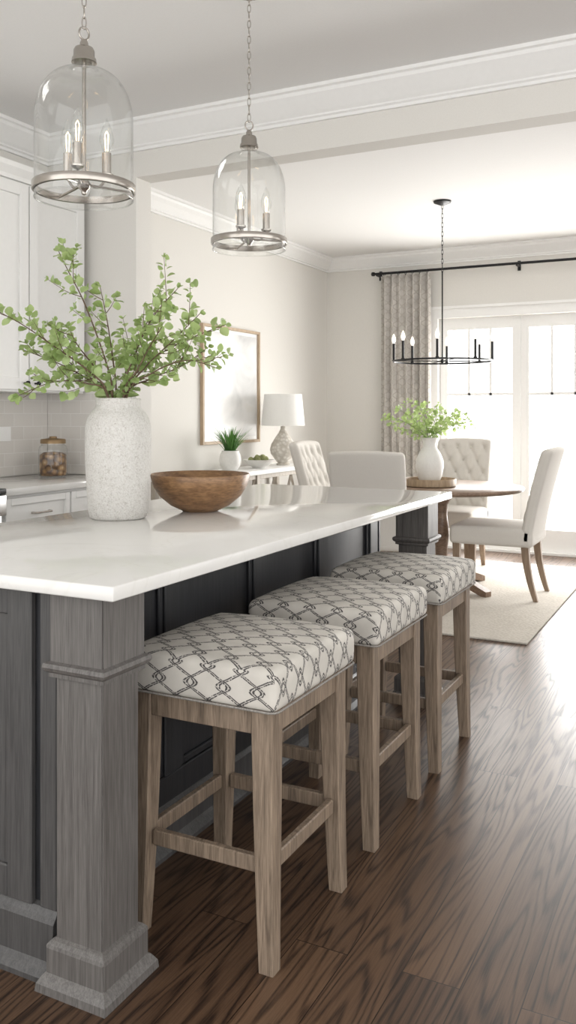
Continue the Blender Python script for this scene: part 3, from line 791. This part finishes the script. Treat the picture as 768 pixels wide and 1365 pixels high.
# console table
cs=empty('console_table')
cy0,cy1=4.95,6.85; cx0,cx1=-3.63,-3.24; ct=.835
M_cons=woodmat('console_whitewash',(.36,.31,.26),(.55,.50,.43))
box('console_top',cx0,cx1,cy0,cy1,ct-.035,ct,M_trim,cs,bev=.004)
ll=[]
for xx in (cx0+.02,cx1-.065):
    for yy in (cy0+.02,(cy0+cy1)/2-.022,cy1-.065): ll.append((xx,xx+.045,yy,yy+.045,0,ct-.035))
ll+=[(cx0+.02,cx1-.02,cy0+.02,cy1-.02,.12,.15),(cx1-.06,cx1-.03,cy0+.06,cy1-.06,ct-.07,ct-.035)]
boxes('console_frame',ll,M_cons,cs,bev=.002)
dg=[]
for a,b2 in ((cy0+.065,(cy0+cy1)/2-.022),((cy0+cy1)/2+.023,cy1-.065)):
    nseg=3
    for q in range(nseg):
        ya=a+(b2-a)*q/nseg; yb=a+(b2-a)*(q+1)/nseg; xx=cx1-.045
        dg.append(tubevf([(xx,ya,.15),(xx,yb,ct-.07)],.012,4)); dg.append(tubevf([(xx+.001,yb,.15),(xx+.001,ya,ct-.07)],.012,4))
mk('lattice',*merge(dg),M_cons,cs)
lp=empty('table_lamp',(-3.40,6.58,ct))
lathe('lamp_base',[(0,0),(.055,0),(.058,.012),(.045,.02),(.07,.05),(.105,.10),(.112,.135),(.100,.18),(.065,.235),(.035,.28),(.022,.305),(.018,.33),(0,.33)],M_lampbase,lp,seg=48)
tube('lamp_stem',[(0,0,.32),(0,0,.40)],.008,M_nickel,lp)
lathe('lamp_shade',[(.185,.335),(.160,.600),(.157,.600),(.182,.335),(.185,.335)],M_shade,lp,seg=48)
mk('shade_spider',*merge([tubevf([(-.158,0,.585),(.158,0,.585)],.002,6),tubevf([(0,-.158,.585),(0,.158,.585)],.002,6),tubevf([(0,0,.38),(0,0,.60)],.003,6)]),M_nickel,lp)
pt=empty('potted_grass_plant',(-3.42,5.74,ct))
lathe('pot',[(0,0),(.045,0),(.055,.005),(.078,.045),(.084,.085),(.078,.125),(.066,.148),(.068,.155),(.062,.156),(.058,.145),(.05,.13),(0,.13)],M_cer,pt,seg=40)
rr=random.Random(3); parts=[]
for i in range(150):
    a=rr.uniform(0,2*pi); rad=rr.uniform(0,.04); out=rr.uniform(.03,.18); hh=rr.uniform(.12,.24)
    b0=Vector((rad*math.cos(a),rad*math.sin(a),.13)); dirv=Vector((math.cos(a),math.sin(a),0)); sd=Vector((-math.sin(a),math.cos(a),0))
    V=[];F=[]
    for j in range(5):
        t=j/4; c=b0+dirv*(out*t**1.6)+Vector((0,0,hh*(t-.12*t*t))); w=.0055*(1-t**2)+.0004
        V+=[c-sd*w,c+sd*w]
    for j in range(4): F.append((2*j,2*j+1,2*j+3,2*j+2))
    parts.append((V,F))
mk('grass_blades',*merge(parts),M_leaf2,pt,smooth=True)
db=empty('decorative_bowl',(-3.38,6.12,ct))
lathe('bowl_shell',[(0,0),(.05,0),(.055,.012),(.09,.03),(.122,.062),(.125,.07),(.12,.07),(.085,.04),(.04,.025),(0,.022)],M_cer,db,seg=40)
parts=[]
for i in range(14):
    a=rr.uniform(0,2*pi); q=rr.uniform(0,.08); s=rr.uniform(.02,.028)
    parts.append(lathevf([(s*math.sin(pi*k/8),-s*math.cos(pi*k/8)) for k in range(9)],12,(q*math.cos(a),q*math.sin(a),.068+rr.uniform(0,.02))))
mk('moss_balls',*merge(parts),plain('moss',(.25,.27,.12),.9,nz=.4,bmp=.5),db,smooth=True)
ar=empty('framed_abstract_art')
ay0,ay1,az0,az1=5.67,6.58,1.03,1.97
A0=WX+.001
boxes('frame',[(A0,A0+.03,ay0,ay0+.022,az0,az1),(A0,A0+.03,ay1-.022,ay1,az0,az1),(A0,A0+.03,ay0+.022,ay1-.022,az0,az0+.022),(A0,A0+.03,ay0+.022,ay1-.022,az1-.022,az1)],M_framewood,ar,bev=.002)
box('mat_board',A0,A0+.010,ay0+.022,ay1-.022,az0+.022,az1-.022,M_trim,ar)
box('painting',A0+.010,A0+.013,ay0+.05,ay1-.05,az0+.05,az1-.05,M_art,ar)

# ---------------------------------------------------------------- light
w=bpy.data.worlds.new('World'); S.world=w; w.use_nodes=True
bg=w.node_tree.nodes['Background']; bg.inputs[0].default_value=(1,.995,.985,1); bg.inputs[1].default_value=2.4
def area(name,loc,rot,sx,sy,en,col=(1,.985,.96)):
    l=bpy.data.lights.new(name,'AREA'); l.shape='RECTANGLE'; l.size=sx; l.size_y=sy; l.energy=en; l.color=col
    o=bpy.data.objects.new(name,l); o.location=loc; o.rotation_euler=rot; COL.objects.link(o); return o
area('window_daylight',(-.95,YF+.5,1.25),(math.radians(-90),0,0),3.2,2.1,260)

S.view_settings.view_transform='Standard'
S.view_settings.look='None'
S.view_settings.exposure=0.10

cam=bpy.data.cameras.new('camera'); co=bpy.data.objects.new('camera',cam); COL.objects.link(co)
co.location=(0,0,1.28); co.rotation_euler=(math.radians(90),0,math.radians(27))
cam.sensor_fit='VERTICAL'; cam.sensor_height=36; cam.sensor_width=36; cam.lens=1164/1365*36; cam.shift_y=-132.5/1365
cam.clip_start=.05
S.camera=co
